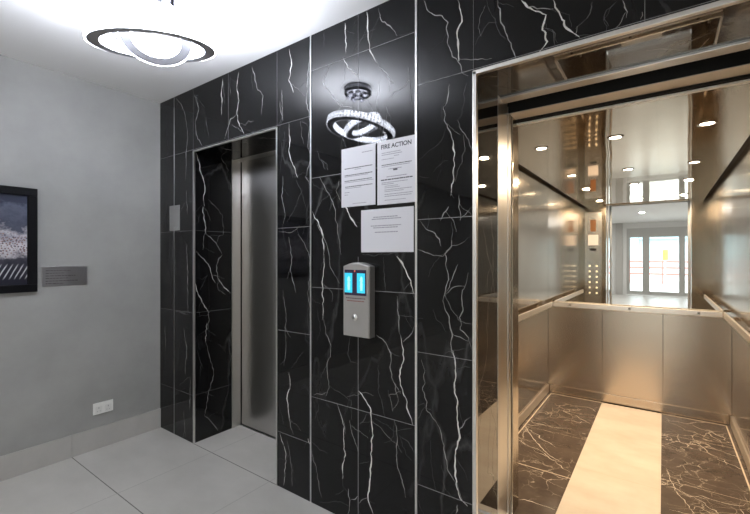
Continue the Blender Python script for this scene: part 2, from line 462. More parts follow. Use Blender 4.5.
def jh(x0, x1, z, w=.0026):           # horizontal tile joint
    quad(bm, [(x0, YW-.0009, z-w/2), (x1, YW-.0009, z-w/2), (x1, YW-.0009, z+w/2), (x0, YW-.0009, z+w/2)], 4)
def jv(x, z0, z1, w=.0024):
    quad(bm, [(x-w/2, YW-.0009, z0), (x+w/2, YW-.0009, z0), (x+w/2, YW-.0009, z1), (x-w/2, YW-.0009, z1)], 4)
for z in (.335, .955, 1.575, 2.205):
    jh(A1, -1.632, z); jh(-.942, B0 if z < ZT else XR, z); jh(B1, XR, z) if z < ZT else None
    if z > ZT: jh(XL, -1.632, z, .0018)
for z in (.605, 1.228, 1.848, 2.46): jh(-1.632, -.942, z)
for z in (.36, .98, 1.60): jh(XL, A0, z, .0014)
jv(-1.288, 0, 1.40, .003); jv(-1.288, 1.95, H, .0012); jv(-2.42, ZT, H, .002); jv(-.05, ZT, H, .002); jv(.62, 0, H); jv(1.24, 0, H); jv(1.86, 0, H)
jv(-2.86, ZT, H, .0014); jv(-1.92, ZT, H, .0014); jv(B0, ZT, H, .0012)
for z in (.36, .98, 1.60):
    quad(bm, [(A0+.0009, YW, z-.0012), (A0+.0009, YB, z-.0012), (A0+.0009, YB, z+.0012), (A0+.0009, YW, z+.0012)], 1)
struct(mk('wall_back', bm, MARB, fix=False))
# highly polished lining of the open lift's recess
bm = bmesh.new()
quad(bm, [(B0, YW, 0), (B0, YB, 0), (B0, YB, ZT), (B0, YW, ZT)])
quad(bm, [(B1, YW, 0), (B1, YB, 0), (B1, YB, ZT), (B1, YW, ZT)])
quad(bm, [(B0, YW, ZT), (B1, YW, ZT), (B1, YB, ZT), (B0, YB, ZT)])
q = Veiner(bm, lambda u, z, d: (B0+d, u, z), (1, 0, 0), lambda u, z: YW+.015 < u < YB and 0 < z < ZT); q.fill(YW, YB, .2, ZT, 9, r1, (0, 0, 1))
q = Veiner(bm, lambda u, z, d: (B1-d, u, z), (-1, 0, 0), lambda u, z: YW+.015 < u < YB and 0 < z < ZT); q.fill(YW, YB, .2, ZT, 9, r1, (0, 0, 1))
q = Veiner(bm, lambda u, z, d: (u, z, ZT-d), (0, 0, -1), lambda u, z: B0 < u < B1 and YW+.02 < z < YB)
q.fill(B0, B1, YW, YB+.2, 9, r1, (0, 1, 1), L=(.15, .5), tilt=.8)
o = struct(mk('trim_1', bm, POLM, fix=False))

def trimbar(n, *a, m=M_trim, bev=.001):
    struct(bx('trim_%d' % n, m, *a, bev=bev))
# stainless edge trims: round the two openings, and the two full-height ones
def edge_frame(n, x0, x1, w):
    b = bmesh.new(); d = .004
    for (p0, p1) in ((x0-w*.2, x0+w*.8), (x1-w*.8, x1+w*.2)): box(b, p0, p1, YW-d, YW+w, 0, ZT, bev=.0012)
    box(b, x0-w*.2, x1+w*.2, YW-d, YW+w, ZT-w*.8, ZT+w*.2, bev=.0012)
    struct(mk('trim_%d' % n, b, M_trim))
edge_frame(2, A0, A1, .010)
edge_frame(3, B0, B1, .017)
trimbar(4, -1.636, -1.628, YW-.004, YW+.002, 0, H); trimbar(5, -.947, -.936, YW-.004, YW+.002, 0, H)
trimbar(6, -3.139, -3.134, YW-.003, YW+.002, 0, H, m=M_thin)
# ---------------------------------------------------------------- floor, ceiling, other walls
bm = bmesh.new()
box(bm, XL, XR, YE, YW, -.06, 0)
quad(bm, [(A0, YW, 0), (A1, YW, 0), (A1, 2.05, 0), (A0, 2.05, 0)])
quad(bm, [(B0, YW, 0), (B1, YW, 0), (B1, YB, 0), (B0, YB, 0)])
for k in range(-14, 2):
    y = 1.03+.612*k; w = .0028
    if y < YW: quad(bm, [(XL, y-w, .0006), (XR, y-w, .0006), (XR, y+w, .0006), (XL, y+w, .0006)], 1)
quad(bm, [(A0, YW-.003, .0006), (A1, YW-.003, .0006), (A1, YW+.003, .0006), (A0, YW+.003, .0006)], 1)
for k in range(-1, 8):
    x = -2.62+.63*k
    if k < 0: continue
    w = .0022; quad(bm, [(x-w, YE, .0008), (x+w, YE, .0008), (x+w, YW if not A0 < x < A1 else 2.05, .0008), (x-w, YW if not A0 < x < A1 else 2.05, .0008)], 2)
struct(mk('floor', bm, [M_floor, M_fj, M_fj2], fix=False))
struct(bx('ceiling', M_ceil, XL-.1, XR+.1, YE-.1, YB, H, H+.08))
struct(bx('wall_left', M_wall, XL-.1, XL, YE-.1, YB, -.06, H+.03))
struct(bx('wall_right', M_lwall, XR, XR+.1, YE-.1, YB, -.06, H+.03))
bm = bmesh.new()
yj = [-8.7, -7.5, -6.3, -5.1, -3.8, -2.6, -1.4, -.19, 1.03, YW]
for a, b_ in zip(yj, yj[1:]): box(bm, XL, XL+.012, a+.001, b_-.001, 0, .155, bev=.0015)
struct(mk('baseboard_left', bm, M_base))
EX0, EX1, EZ = -1.10, 1.45, 2.46
bm = bmesh.new()
box(bm, XL, EX0, YE-.15, YE, 0, H); box(bm, EX1, XR, YE-.15, YE, 0, H); box(bm, EX0, EX1, YE-.15, YE, EZ, H)
struct(mk('wall_front', bm, M_lwall))
struct(bx('trim_7', simple('grey_pilaster', (.42, .41, .39), .5), -1.45, -1.22, YE, YE+.05, 0, H, bev=.003))

# ---------------------------------------------------------------- glazed entrance door and the street beyond it
M_alu = simple('grey_aluminium', (.40, .40, .38), .4, .3)
m, nt, p = mat('clear_glass'); M_glass = m
nt.nodes.remove(p); out = nt.nodes['Material Output']
tr = N(nt, 'ShaderNodeBsdfTransparent'); tr.inputs['Color'].default_value = (.93, .97, .97, 1); gl = N(nt, 'ShaderNodeBsdfGlossy'); gl.inputs['Roughness'].default_value = 0
mx = N(nt, 'ShaderNodeMixShader'); fr = N(nt, 'ShaderNodeFresnel'); fr.inputs['IOR'].default_value = 1.45
nt.links.new(fr.outputs[0], mx.inputs[0]); nt.links.new(tr.outputs[0], mx.inputs[1]); nt.links.new(gl.outputs[0], mx.inputs[2]); nt.links.new(mx.outputs[0], out.inputs['Surface'])
d2 = struct(empty('door_2', (.18, YE, 0)))
b = bmesh.new(); y0, y1 = YE-.10, YE-.04
for x0, x1 in ((EX0, EX0+.06), (-.56, -.44), (.50, .58), (EX1-.08, EX1)): box(b, x0, x1, y0, y1, .06, EZ-.24)
box(b, EX0, EX1, y0, y1, EZ-.24, EZ); box(b, EX0, EX1, y0, y1, 0, .06)
mk('door_frame', b, M_alu, d2)
for x0, x1 in ((EX0+.06, -.56), (-.44, .50), (.58, EX1-.08)):
    lf = bmesh.new(); s = .045
    box(lf, x0, x0+s, y0+.01, y1-.01, .06, EZ-.24, bev=.003); box(lf, x1-s, x1, y0+.01, y1-.01, .06, EZ-.24, bev=.003)
    box(lf, x0+s, x1-s, y0+.01, y1-.01, .06, .15, bev=.003); box(lf, x0+s, x1-s, y0+.01, y1-.01, EZ-.34, EZ-.24, bev=.003)
    L = mk('door_leaf', lf, M_alu, d2)
    bx('glass_pane', M_glass, x0+s, x1-s, YE-.072, YE-.066, .15, EZ-.34, parent=L)
    h = bmesh.new(); tube(h, (x1-s/2, YE-.03+.02, .9), (x1-s/2, YE-.01, 1.25), .012); tube(h, (x1-s/2, YE-.05, .93), (x1-s/2, YE-.01, .93), .008); tube(h, (x1-s/2, YE-.05, 1.22), (x1-s/2, YE-.01, 1.22), .008)
    mk('pull_handle', h, M_chrome, L)
struct(bx('floor_pavement', simple('pavement', (.5, .5, .49), .8), -9, 9, -22, YE-.151, -.08, -.02)).name = 'ground'
sb = empty('shop_building', (.2, -20, -.02))
tag(sb, 'pale shop building across the street, seen through the glass doors', 'building')
b = bmesh.new(); box(b, -8, 8, -20.6, -20, -.02, .5); box(b, -8, 8, -20.6, -20, 3.0, 4.6)
for x in (-8, -4.2, -1.6, 1.4, 4.4, 7.6): box(b, x, x+.4, -20.6, -20, .5, 3.0)
mk('facade_wall', b, simple('facade_paint', (.72, .73, .73), .8), sb)
for x0, x1 in ((-7.6, -4.2), (-3.8, -1.6), (-1.2, 1.4), (1.8, 4.4), (4.8, 7.6)): bx('shop_window', simple('shop_window', (.45, .58, .62), .2), x0, x1, -20.3, -20.25, .5, 3.0, parent=sb)
bx('fascia_board', simple('fascia_teal', (.30, .42, .46), .6), -2.5, 2.6, -20, -19.9, 2.45, 2.85, parent=sb)
rc = empty('street_railing_standin', (-.2, -17, -.02)); tag(rc, 'red railing standing in for unidentified reddish shapes beyond the glass entrance doors, seen in the elevator mirror', 'railing')  # bars and posts stand in for reddish street shapes of unknown kind
M_red = simple('red_paint', (.62, .16, .13), .5)
for z in (.45, .78, 1.1): bx('rail', M_red, -1.6, 1.5, -17.03, -16.99, z, z+.10, parent=rc, bev=.01)
for x in (-1.5, -.05, 1.36): bx('post', M_red, x, x+.06, -17.08, -17.03, -.02, 1.24, parent=rc, bev=.008)

sg = empty('sign_board', (.1, -14.5, -.02)); tag(sg, 'small yellow sign board on a post outside the glass doors', 'sign')
bx('sign_panel', simple('yellow_sign', (.70, .52, .06), .5), -.02, .2, -14.55, -14.52, 1.25, 1.75, parent=sg, bev=.006)
bx('sign_post', M_alu, .06, .12, -14.55, -14.6, -.02, 1.9, parent=sg)

# ---------------------------------------------------------------- closed lift on the left
d1 = struct(empty('door_1', (-2.39, 2.05, 0)))
b = bmesh.new()
box(b, A0-.03, A0+.006, YB-.012, 2.05, 0, ZT+.05, bev=.002); box(b, A1-.006, A1+.03, YB-.012, 2.05, 0, ZT+.05, bev=.002); box(b, A0, A1, YB, 2.06, ZT-.004, ZT+.12, bev=.002)
mk('door_frame', b, M_jamb, d1)
xm = (A0+A1)/2
for x0, x1 in ((A0+.012, xm-.002), (xm+.002, A1-.012)):
    bx('door_panel', M_steel, x0, x1, 2.056, 2.09, .008, ZT+.03, parent=d1, bev=.003)
b = bmesh.new(); box(b, A0-.2, A1+.2, 2.10, 2.14, -.3, H); box(b, A0-.2, A0-.08, YB+.001, 2.10, -.3, H); box(b, A1+.08, A1+.2, YB+.001, 2.10, -.3, H); box(b, A0-.2, A1+.2, YB, 2.10, -.3, -.06); box(b, A0-.2, A1+.2, YB+.001, 2.10, ZT+.15, H)
mk('door_light_block', b, M_black, d1)  # black box added behind the door to stop sky light leaking in
bx('door_sill', M_thin, A0, A1, 2.045, 2.10, -.02, .003, parent=d1)

# ---------------------------------------------------------------- lift shaft and landing entrance of the open lift
SX0, SX1, SY1 = -1.25, .75, 4.75
b = bmesh.new()
quad(b, [(SX0, YB+.002, -.3), (SX0, SY1, -.3), (SX0, SY1, H), (SX0, YB+.002, H)]); quad(b, [(SX1, YB+.002, -.3), (SX1, SY1, -.3), (SX1, SY1, H), (SX1, YB+.002, H)])
quad(b, [(SX0, SY1, -.3), (SX1, SY1, -.3), (SX1, SY1, H), (SX0, SY1, H)]); quad(b, [(SX0, YB, H), (SX1, YB, H), (SX1, SY1, H), (SX0, SY1, H)])
quad(b, [(SX0, YB, -.3), (SX1, YB, -.3), (SX1, SY1, -.3), (SX0, SY1, -.3)])
struct(mk('wall_shaft', b, M_black, fix=False))
b = bmesh.new(); JW = .05
box(b, B0-JW, B0+.002, 1.95, 2.06, 0, 2.30, bev=.003); box(b, B1-.002, B1+JW, 1.95, 2.06, 0, 2.30, bev=.003); box(b, B0-JW, B1+JW, YB, 2.05, 2.184, 2.30, bev=.003)
d3 = struct(empty('door_3', (-.18, 2.0, 0)))
mk('door_frame', b, M_jamb, d3)
for x0, x1 in ((B0-.40, B0-.006), (B1+.006, B1+.40)): bx('door_panel', M_jamb, x0, x1, 2.063, 2.125, .005, 2.25, parent=d3, bev=.004)
bx('door_sill', simple('sill_aluminium', (.78, .77, .75), .3, .8), B0, B1, YB, 2.12, -.03, .002, parent=d3)

# ---------------------------------------------------------------- the open lift car
CX0, CX1, CY0, CY1, CZ = -.97, .465, 2.30, 4.43, 2.145
car = empty('elevator_car', (-.25, 3.36, 0))
tag(car, 'open elevator car lined in stainless steel with brown marble and cream stone floor', 'elevator')
SA, SB = -.475, -.01                  # cream strip
b = bmesh.new()
box(b, CX0-.02, SA, CY0-.12, CY1+.02, -.05, 0); box(b, SB, CX1+.02, CY0-.12, CY1+.02, -.05, 0)
vb = Veiner(b, lambda u, z, d: (u, z, d), (0, 0, 1), lambda u, z: (CX0 < u < SA-.01 or SB+.01 < u < CX1) and CY0 < z < CY1, .0005)
r2 = random.Random(8)
for u0, u1, n in ((CX0, SA, 40), (SB, CX1, 46)):
    for _ in range(n):
        bb = r2.choice((0, 0, 1, 1, 2)); pp = vb.walk(r2.uniform(u0, u1), r2.uniform(CY0, CY1), r2.uniform(-.9, .5)+r2.choice((0, PI)), r2.uniform(.1, .5), (.003, .004, .006)[bb], bb, r2, .5); vb.branches(pp, r2, 2, .12)
for w, l in ((.008, [(-.95, 3.44), (-.88, 3.34), (-.78, 3.16), (-.66, 3.02), (-.55, 2.95)]), (.006, [(.02, 3.25), (.06, 3.0), (.10, 2.9), (.17, 2.72)]), (.006, [(.03, 2.75), (.18, 2.78), (.3, 2.72), (.42, 2.75)])): vb.dense(w, 2, l)
def fs(x0, x1, y0, y1): quad(b, [(x0, y0, .0022), (x1, y0, .0022), (x1, y1, .0022), (x0, y1, .0022)], 4)
i_ = .035; fs(CX0+i_, CX1-i_, CY1-i_-.012, CY1-i_); fs(CX0+i_, CX0+i_+.009, CY0, CY1-i_); fs(CX1-i_-.009, CX1-i_, CY0, CY1-i_)
fs(CX0+i_, SA, 2.765, 2.773); fs(CX0+i_, SA, 3.42, 3.422); fs(SB, CX1-i_, 3.9, 3.903); fs(SB, CX1-i_, 3.1, 3.103)
mk('floor_marble', b, BRN, car, fix=False)
b = bmesh.new(); box(b, SA, SB, CY0-.12, CY1-i_-.006, -.05, .0012)
for y in (2.95, 3.62, 4.22): quad(b, [(SA, y, .0016), (SB, y, .0016), (SB, y+.003, .0016), (SA, y+.003, .0016)], 1)
mk('floor_strip', b, [M_cream, simple('cream_joint', (.5, .42, .30), .4)], car)['label'] = 'cream stone floor strip'
bx('car_sill', simple('sill_aluminium2', (.78, .77, .75), .3, .8), B0, B1, 2.14, 2.19, -.03, .002, parent=car)
def panels(name, m, axis, at, lo, hi, cuts, z0, z1, t):
    b = bmesh.new(); e = [lo]+cuts+[hi]
    for a, c in zip(e, e[1:]):
        if axis == 'X': box(b, min(at, at+t), max(at, at+t), a+.001, c-.001, z0, z1, bev=.0012)
        else: box(b, a+.001, c-.001, min(at, at+t), max(at, at+t), z0, z1, bev=.0012)
    return mk(name, b, m, car)
panels('side_wall', M_car, 'X', CX0, CY0, CY1, [2.9, 3.66], 0, CZ+.02, -.03)
panels('side_wall', M_car, 'X', CX1, CY0, CY1, [3.0, 4.1], 0, CZ+.02, .03)
panels('back_wall', M_carlow, 'Y', CY1, CX0, CX1, [-.478, 0.0], 0, .905, .03)
bx('wall_mirror', M_mirror, CX0, CX1, CY1, CY1+.02, .905, CZ+.02, parent=car)
bx('ceiling_panel', M_cceil, CX0+.035, CX1-.035, CY0-.01, CY1-.002, CZ, CZ+.03, parent=car)
for x0, x1 in ((CX0-.02, CX0+.036), (CX1-.036, CX1+.02)): bx('ceiling_shadow_gap', M_black, x0, x1, CY0, CY1, CZ+.012, CZ+.05, parent=car)
bx('car_roof', M_black, CX0-.05, CX1+.05, CY0-.10, CY1+.05, CZ+.06, CZ+.09, parent=car)
for x0, x1 in ((CX0-.03, B0), (B1, CX1+.03)):
    bx('front_return', M_car, x0, x1, 2.194, CY0, 0, CZ+.02, parent=car, bev=.003)
bx('door_header', simple('satin_header', (.70, .64, .55), .45, .6), B0, B1, 2.135, 2.243, 2.156, 2.161, parent=car, bev=.001)
bx('ceiling_edge_strip', simple('white_edge_strip', (.8, .79, .76), .3), B0-.05, B1+.05, 2.262, 2.288, 2.134, 2.142, parent=car)
bx('header_shade_block', M_black, B0-.3, B1+.12, 2.137, 2.242, 2.163, 2.30, parent=car); bx('header_shadow_gap', M_black, B0, B1, 2.246, 2.262, 2.146, 2.2, parent=car)  # solid black blocks stand in for the shade in the gaps round the header
for x0, x1 in ((B0-.36, B0-.006), (B1+.006, B1+.36)): bx('car_door_panel', M_jamb, x0, x1, 2.136, 2.19, .005, 2.2, parent=car, bev=.004)
for a in ((CX0, CX0+.014, CY0+.1, CY1-.016), (CX1-.014, CX1, CY0+.1, CY1-.016)): bx('skirting', M_railm, *a, .004, .085, parent=car, bev=.003)
bx('skirting', M_carlow, CX0+.02, CX1-.02, CY1-.012, CY1, .004, .085, parent=car, bev=.003)
def rail(p0, p1, vert, off):
    b = bmesh.new(); (x0, y0), (x1, y1) = p0, p1
    box(b, min(x0, x1), max(x0, x1), min(y0, y1), max(y0, y1), .895, .945, bev=.005); o = mk('handrail', b, M_railm, car)
    for t in (.12, .5, .88):
        b = bmesh.new()
        if vert: y = y0+(y1-y0)*t; tube(b, (x0, y, .92), (x0+off, y, .92), .011)
        else: x = x0+(x1-x0)*t; tube(b, (x, y0, .92), (x, y0+off, .92), .011)
        mk('rail_bracket', b, M_chrome, o)
rail((CX0+.045, 2.55), (CX0+.060, CY1-.075), True, -.045); rail((CX1-.045, 2.55), (CX1-.060, CY1-.075), True, .045)
rail((CX0+.06, CY1-.055), (CX1-.06, CY1-.040), False, .04)
# control panel on the left front return (seen in the mirror)
cp = bx('control_panel', brushed('panel_steel', (.62, .60, .57), .2, .3), -.93, -.71, CY0, CY0+.012, .72, 2.05, parent=car, bev=.003)
M_btn = simple('lit_button', (.8, .75, .6), .4, emis=(1, .86, .62), es=.6)
for c in range(2):
    for k in range(6):
        b = bmesh.new(); lathe(b, [(.0, .0), (.014, 0), (.014, .006), (.011, .009), (.0, .009)], (-.865+c*.09, CY0+.012, .88+k*.078), 16, 'Y'); mk('button', b, M_btn, cp)
bx('floor_display', simple('amber_display', (.16, .07, .03), .2, emis=(1, .45, .16), es=.10), -.855, -.785, CY0+.012, CY0+.016, 1.77, 1.94, parent=cp)
nt_ = empty('notice', (-.82, CY0+.013, 1.56)); tag(nt_, 'small white notice inside the elevator, fixed under the amber floor display', 'notice')
bx('paper_sheet', M_paper, -.885, -.755, CY0+.0125, CY0+.0145, 1.57, 1.72, parent=nt_)
bx('dark_nameplate', M_blackgloss, -.86, -.78, CY0+.0125, CY0+.0155, 1.49, 1.525, parent=cp)
# downlights
M_lens = simple('warm_lens', (1, 1, 1), .4, emis=(1, .88, .70), es=20)
for x in (-.675, -.24, .20):
    for y in (2.89, 4.01):
        b = bmesh.new(); lathe(b, [(.030, .0), (.043, -.0005), (.046, -.004), (.040, -.006), (.030, -.003), (.030, 0)], (x, y, CZ), 28)
        dl = mk('downlight', b, M_chrome, car)
        b = bmesh.new(); lathe(b, [(0, -.0015), (.031, -.0015), (.031, -.0035), (0, -.0035)], (x, y, CZ), 24); mk('downlight_lens', b, M_lens, dl)
        l = bpy.data.lights.new('car_downlight', 'AREA'); l.shape = 'DISK'; l.size = .06; l.energy = 10.5; l.color = (1, .755, .50)
        lo = bpy.data.objects.new('car_downlight_lamp', l); C.objects.link(lo); lo.location = (x, y, CZ-.012)

# ---------------------------------------------------------------- call station
cs = empty('call_station', (-1.266, YW, 1.0)); tag(cs, 'grey metal lift call station with two lit cyan screens on the marble wall', 'call panel')
x0, x1, z0, z1, yf = -1.350, -1.182, .995, 1.352, YW-.05
b = bmesh.new(); prof = [(x0, z0), (x1, z0), (x1, z1)]+[(x1+(x0-x1)*k/12, z1+.020*math.sin(PI*k/12)) for k in range(1, 12)]+[(x0, z1)]
fv = [b.verts.new((x, yf, z)) for x, z in prof]; bv = [b.verts.new((x, YW, z)) for x, z in prof]
b.faces.new(fv); b.faces.new(bv[::-1]); n = len(prof)
for k in range(n): b.faces.new((fv[k], bv[k], bv[(k+1) % n], fv[(k+1) % n]))
bmesh.ops.recalc_face_normals(b, faces=b.faces[:])
bmesh.ops.bevel(b, geom=[e for e in b.edges if all(v.co.y < yf+.001 for v in e.verts)], offset=.005, segments=3, affect='EDGES')
mk('housing', b, simple('cast_grey_metal', (.43, .42, .41), .42, .75), cs)
M_scr = simple('cyan_screen', (.02, .2, .25), .3, emis=(.03, .55, .80), es=1.0); M_glow = simple('pale_screen_figure', (.5, .9, .9), .3, emis=(.22, .85, .88), es=.9)
bz = bx('screen_bezel', simple('purple_black_bezel', (.035, .025, .06), .25), x0+.012, x1-.016, yf-.002, yf, 1.205, 1.335, parent=cs, bev=.0008)
for cx in (-1.311, -1.230):
    s_ = bx('display_screen', M_scr, cx-.025, cx+.025, yf-.0035, yf-.0005, 1.218, 1.318, parent=cs, bev=.0006); s_['label'] = 'lit cyan screen'
    b = bmesh.new(); yy = yf-.0042
    for poly in ([(-.005, -.036), (.007, -.034), (.009, -.004), (.006, .012), (-.006, .010), (-.008, -.012)], [(-.009, .012), (.010, .010), (.007, .030), (0, .037), (-.007, .027)]):
        quad(b, [(cx+px_+.003, yy, 1.266+pz_) for px_, pz_ in poly])
    mk('screen_arrow', b, M_glow, s_)
b = bmesh.new(); lathe(b, [(0, 0), (.0045, 0), (.0045, -.003), (0, -.004)], (-1.270, yf, 1.328), 12, 'Y'); mk('indicator_light', b, simple('red_led', (.3, .02, .01), .3, emis=(1, .12, .04), es=.5), cs)
b = bmesh.new(); lathe(b, [(0, 0), (.0185, 0), (.0185, -.006), (.015, -.009), (.012, -.006), (.012, -.010), (0, -.010)], (-1.268, yf, 1.094), 28, 'Y'); ks = mk('key_switch', b, M_chrome, cs)
bx('key_slot', M_black, -1.270, -1.266, yf-.0112, yf-.0095, 1.087, 1.101, parent=ks)
def words(bm, x0, x1, z, h, y, r, mi=0, gap=.35):
    x = x0
    while x < x1:
        w = min(h*r.uniform(1.2, 4.5), x1-x)
        if w > h*.5: quad(bm, [(x, y, z), (x+w, y, z), (x+w, y, z+h), (x, y, z+h)], mi)
        x += w+h*gap
r3 = random.Random(3)
b = bmesh.new(); words(b, x0+.022, x1-.022, 1.188, .0045, yf-.0006, r3, 0); words(b, x0+.028, x1-.030, 1.174, .0045, yf-.0006, r3, 1)
mk('printed_lettering', b, [simple('dark_ink', (.10, .06, .08), .6), simple('red_ink', (.25, .08, .07), .6)], cs)

# ---------------------------------------------------------------- notices on the marble
def text_mesh(s, size, x, y, z, bold=.0):
    cu = bpy.data.curves.new('txt', 'FONT'); cu.body = s; cu.size = size; cu.align_x = 'CENTER'; cu.offset = bold
    to = bpy.data.objects.new('txt', cu); C.objects.link(to)
    me = bpy.data.meshes.new_from_object(to.evaluated_get(bpy.context.evaluated_depsgraph_get()))
    bpy.data.objects.remove(to)
    b = bmesh.new(); b.from_mesh(me)
    for v in b.verts: v.co = Vector((x+v.co.x, y, z+v.co.y))
    return b
def notice(x0, x1, z0, z1, label, lines, tilt=0, head=None):
    t = empty('notice', ((x0+x1)/2, YW, z0)); tag(t, label, 'notice', )
    sl = bx('plastic_sleeve', simple('sleeve', (.62, .62, .66), .12), x0, x1, YW-.0016, YW-.0003, z0, z1, parent=t)
    bx('paper_sheet', M_paper, x0+.003, x1-.003, YW-.0024, YW-.0016, z0+.003, z1-.003, parent=t)
    y = YW-.0028; W = x1-x0
    if head: mk('heading', text_mesh(*head[:2], (x0+x1)/2, y, head[2], .0009), M_ink, t, fix=False)
    for zf, a, c, h, mi in lines:
        b = bmesh.new(); words(b, x0+W*a, x0+W*c, z0+(z1-z0)*zf, h, y, r3, mi); mk('text_line', b, [M_ink, M_inkl], t, fix=False)
    return t
L1 = [(.88, .62, .92, .004, 1)]+[(.645-.0, .1, .92, .0042, 0), (.618, .4, .6, .0035, 1), (.53, .1, .92, .0042, 0), (.51, .1, .8, .0035, 1), (.435, .1, .9, .004, 0), (.41, .1, .95, .0035, 1), (.335, .12, .92, .004, 0), (.31, .12, .6, .0035, 1), (.24, .1, .25, .0035, 1), (.20, .1, .22, .0035, 1), (.045, .35, .75, .003, 1)]
notice(-1.401, -1.177, 1.665, 1.976, 'white printed notice in a clear sleeve, upper left of the three on the marble', L1)
L2 = [(.80, .12, .62, .0035, 1), (.77, .12, .66, .0035, 1), (.735, .45, .58, .0035, 1), (.70, .12, .45, .003, 1), (.61, .12, .9, .004, 0), (.585, .12, .85, .0035, 1), (.54, .3, .65, .0035, 1), (.515, .43, .57, .008, 0), (.42, .25, .78, .004, 1), (.375, .1, .92, .0055, 0), (.335, .12, .8, .0035, 1), (.31, .12, .45, .0035, 1), (.28, .2, .55, .003, 1), (.255, .2, .6, .003, 1), (.22, .2, .9, .0035, 1), (.195, .2, .7, .003, 1), (.15, .2, .92, .0035, 1), (.12, .2, .9, .0035, 1), (.06, .2, .75, .003, 1)]
notice(-1.165, -.942, 1.660, 1.977, 'white FIRE ACTION notice taped to the marble beside the opening', L2, head=('FIRE ACTION', .030, 1.936))
L3 = [(.80, .25, .72, .0048, 1), (.755, .22, .78, .0048, 1), (.60, .2, .78, .0048, 1), (.555, .25, .72, .0048, 1), (.45, .28, .72, .0048, 1)]
notice(-1.268, -.955, 1.424, 1.641, 'wide white notice below the other two and above the call station', L3)

# ---------------------------------------------------------------- plate on the left pier
wp = empty('wall_plate', (-3.122, YW, 1.61)); tag(wp, 'blank grey metal plate on the narrow marble pier left of the closed elevator', 'plate')
bx('plate_face', simple('satin_plate', (.36, .36, .36), .4, .6), -3.197, -3.048, YW-.007, YW-.001, 1.608, 1.806, parent=wp, bev=.002)
for z in (1.63, 1.785):
    b = bmesh.new(); lathe(b, [(0, 0), (.004, 0), (.004, -.0015), (0, -.002)], (-3.122, YW-.007, z), 10, 'Y'); mk('plate_screw', b, M_thin, wp)
# ---------------------------------------------------------------- things on the left wall
pq = empty('wall_plaque', (XL, .995, 1.2)); tag(pq, 'brushed metal plaque engraved with small text beside the framed picture', 'plaque')
bx('plaque_plate', simple('plaque_steel', (.50, .49, .51), .34, 1), XL+.0005, XL+.006, .867, 1.124, 1.203, 1.335, parent=pq, bev=.0012)
b = bmesh.new()
for z, a, c in ((1.305, .885, 1.02), (1.288, .885, .99), (1.27, .885, 1.05), (1.253, .885, 1.0), (1.235, .885, 1.06), (1.218, .885, .97)):
    y = a
    while y < c:
        w = r3.uniform(.008, .022); quad(b, [(XL+.0064, y, z), (XL+.0064, y+w, z), (XL+.0064, y+w, z+.0045), (XL+.0064, y, z+.0045)]); y += w+.004
mk('engraved_text', b, simple('engraving', (.12, .11, .11), .6), pq, fix=False)

fp = empty('framed_picture', (XL, .39, 1.172)); tag(fp, 'black framed picture hanging on the grey wall at the left edge', 'picture')
py0, py1, pz0, pz1, fwid = -.10, .838, 1.172, 1.847, .05
b = bmesh.new(); d0, d1 = XL+.0005, XL+.028
for a in ((py0, py1, pz0, pz0+fwid), (py0, py1, pz1-fwid, pz1), (py0, py0+fwid, pz0+fwid, pz1-fwid), (py1-fwid, py1, pz0+fwid, pz1-fwid)): box(b, d0, d1, *a, bev=.003)
mk('picture_frame', b, simple('black_frame', (.005, .005, .006), .6, ior=1.15), fp)
m, nt, p = mat('abstract_print')
tc = N(nt, 'ShaderNodeTexCoord'); sp = N(nt, 'ShaderNodeSeparateXYZ'); nt.links.new(tc.outputs['Generated'], sp.inputs[0])
gv = tc.outputs['Generated']; wob = noise_tex(nt, gv, 6, 8, .7)
zz = math_(nt, 'ADD', sp.outputs['Z'], math_(nt, 'MULTIPLY', math_(nt, 'SUBTRACT', wob, .5), .62))
basec = ramp(nt, zz, (.10, (.02, .02, .03)), (.26, (.05, .05, .065)), (.33, (.40, .38, .41)), (.44, (.60, .58, .62)), (.52, (.30, .29, .34)), (.58, (.52, .50, .55)), (.68, (.06, .065, .095)), (.82, (.10, .11, .15)), (.90, (.04, .045, .07)))
mp = N(nt, 'ShaderNodeMapping'); mp.inputs['Scale'].default_value = (1, 44, 30); nt.links.new(gv, mp.inputs['Vector'])
vo = N(nt, 'ShaderNodeTexVoronoi'); vo.inputs['Scale'].default_value = 1.6; nt.links.new(mp.outputs[0], vo.inputs['Vector'])
spk = ramp(nt, vo.outputs['Distance'], (.34, (1, 1, 1)), (.50, (0, 0, 0)))
band = ramp(nt, zz, (.28, (0, 0, 0)), (.36, (1, 1, 1)), (.50, (1, 1, 1)), (.66, (0, 0, 0)))
colr = ramp(nt, noise_tex(nt, mp.outputs[0], 2.3, 2), (.35, (.02, .02, .04)), (.48, (.16, .14, .18)), (.60, (.42, .22, .16)), (.66, (.03, .03, .05)))
k = N(nt, 'ShaderNodeMix', data_type='RGBA', blend_type='MULTIPLY'); k.inputs[0].default_value = 1
nt.links.new(spk, k.inputs[6]); nt.links.new(band, k.inputs[7])
c1 = mixc(nt, k.outputs[2], basec, colr)
wv = N(nt, 'ShaderNodeTexWave'); wv.inputs['Scale'].default_value = 5.0; wv.inputs['Distortion'].default_value = 1.2
rot = N(nt, 'ShaderNodeMapping'); rot.inputs['Rotation'].default_value = (.7, 0, 0); rot.inputs['Scale'].default_value = (0, 2.6, 1); nt.links.new(gv, rot.inputs[0]); wv.bands_direction = 'Y'; nt.links.new(rot.outputs[0], wv.inputs['Vector'])
st = ramp(nt, wv.outputs['Fac'], (.80, (0, 0, 0)), (.9, (1, 1, 1)))
low = ramp(nt, sp.outputs['Z'], (.06, (.0, .0, .0)), (.10, (.8, .8, .8)), (.20, (.8, .8, .8)), (.24, (0, 0, 0)))
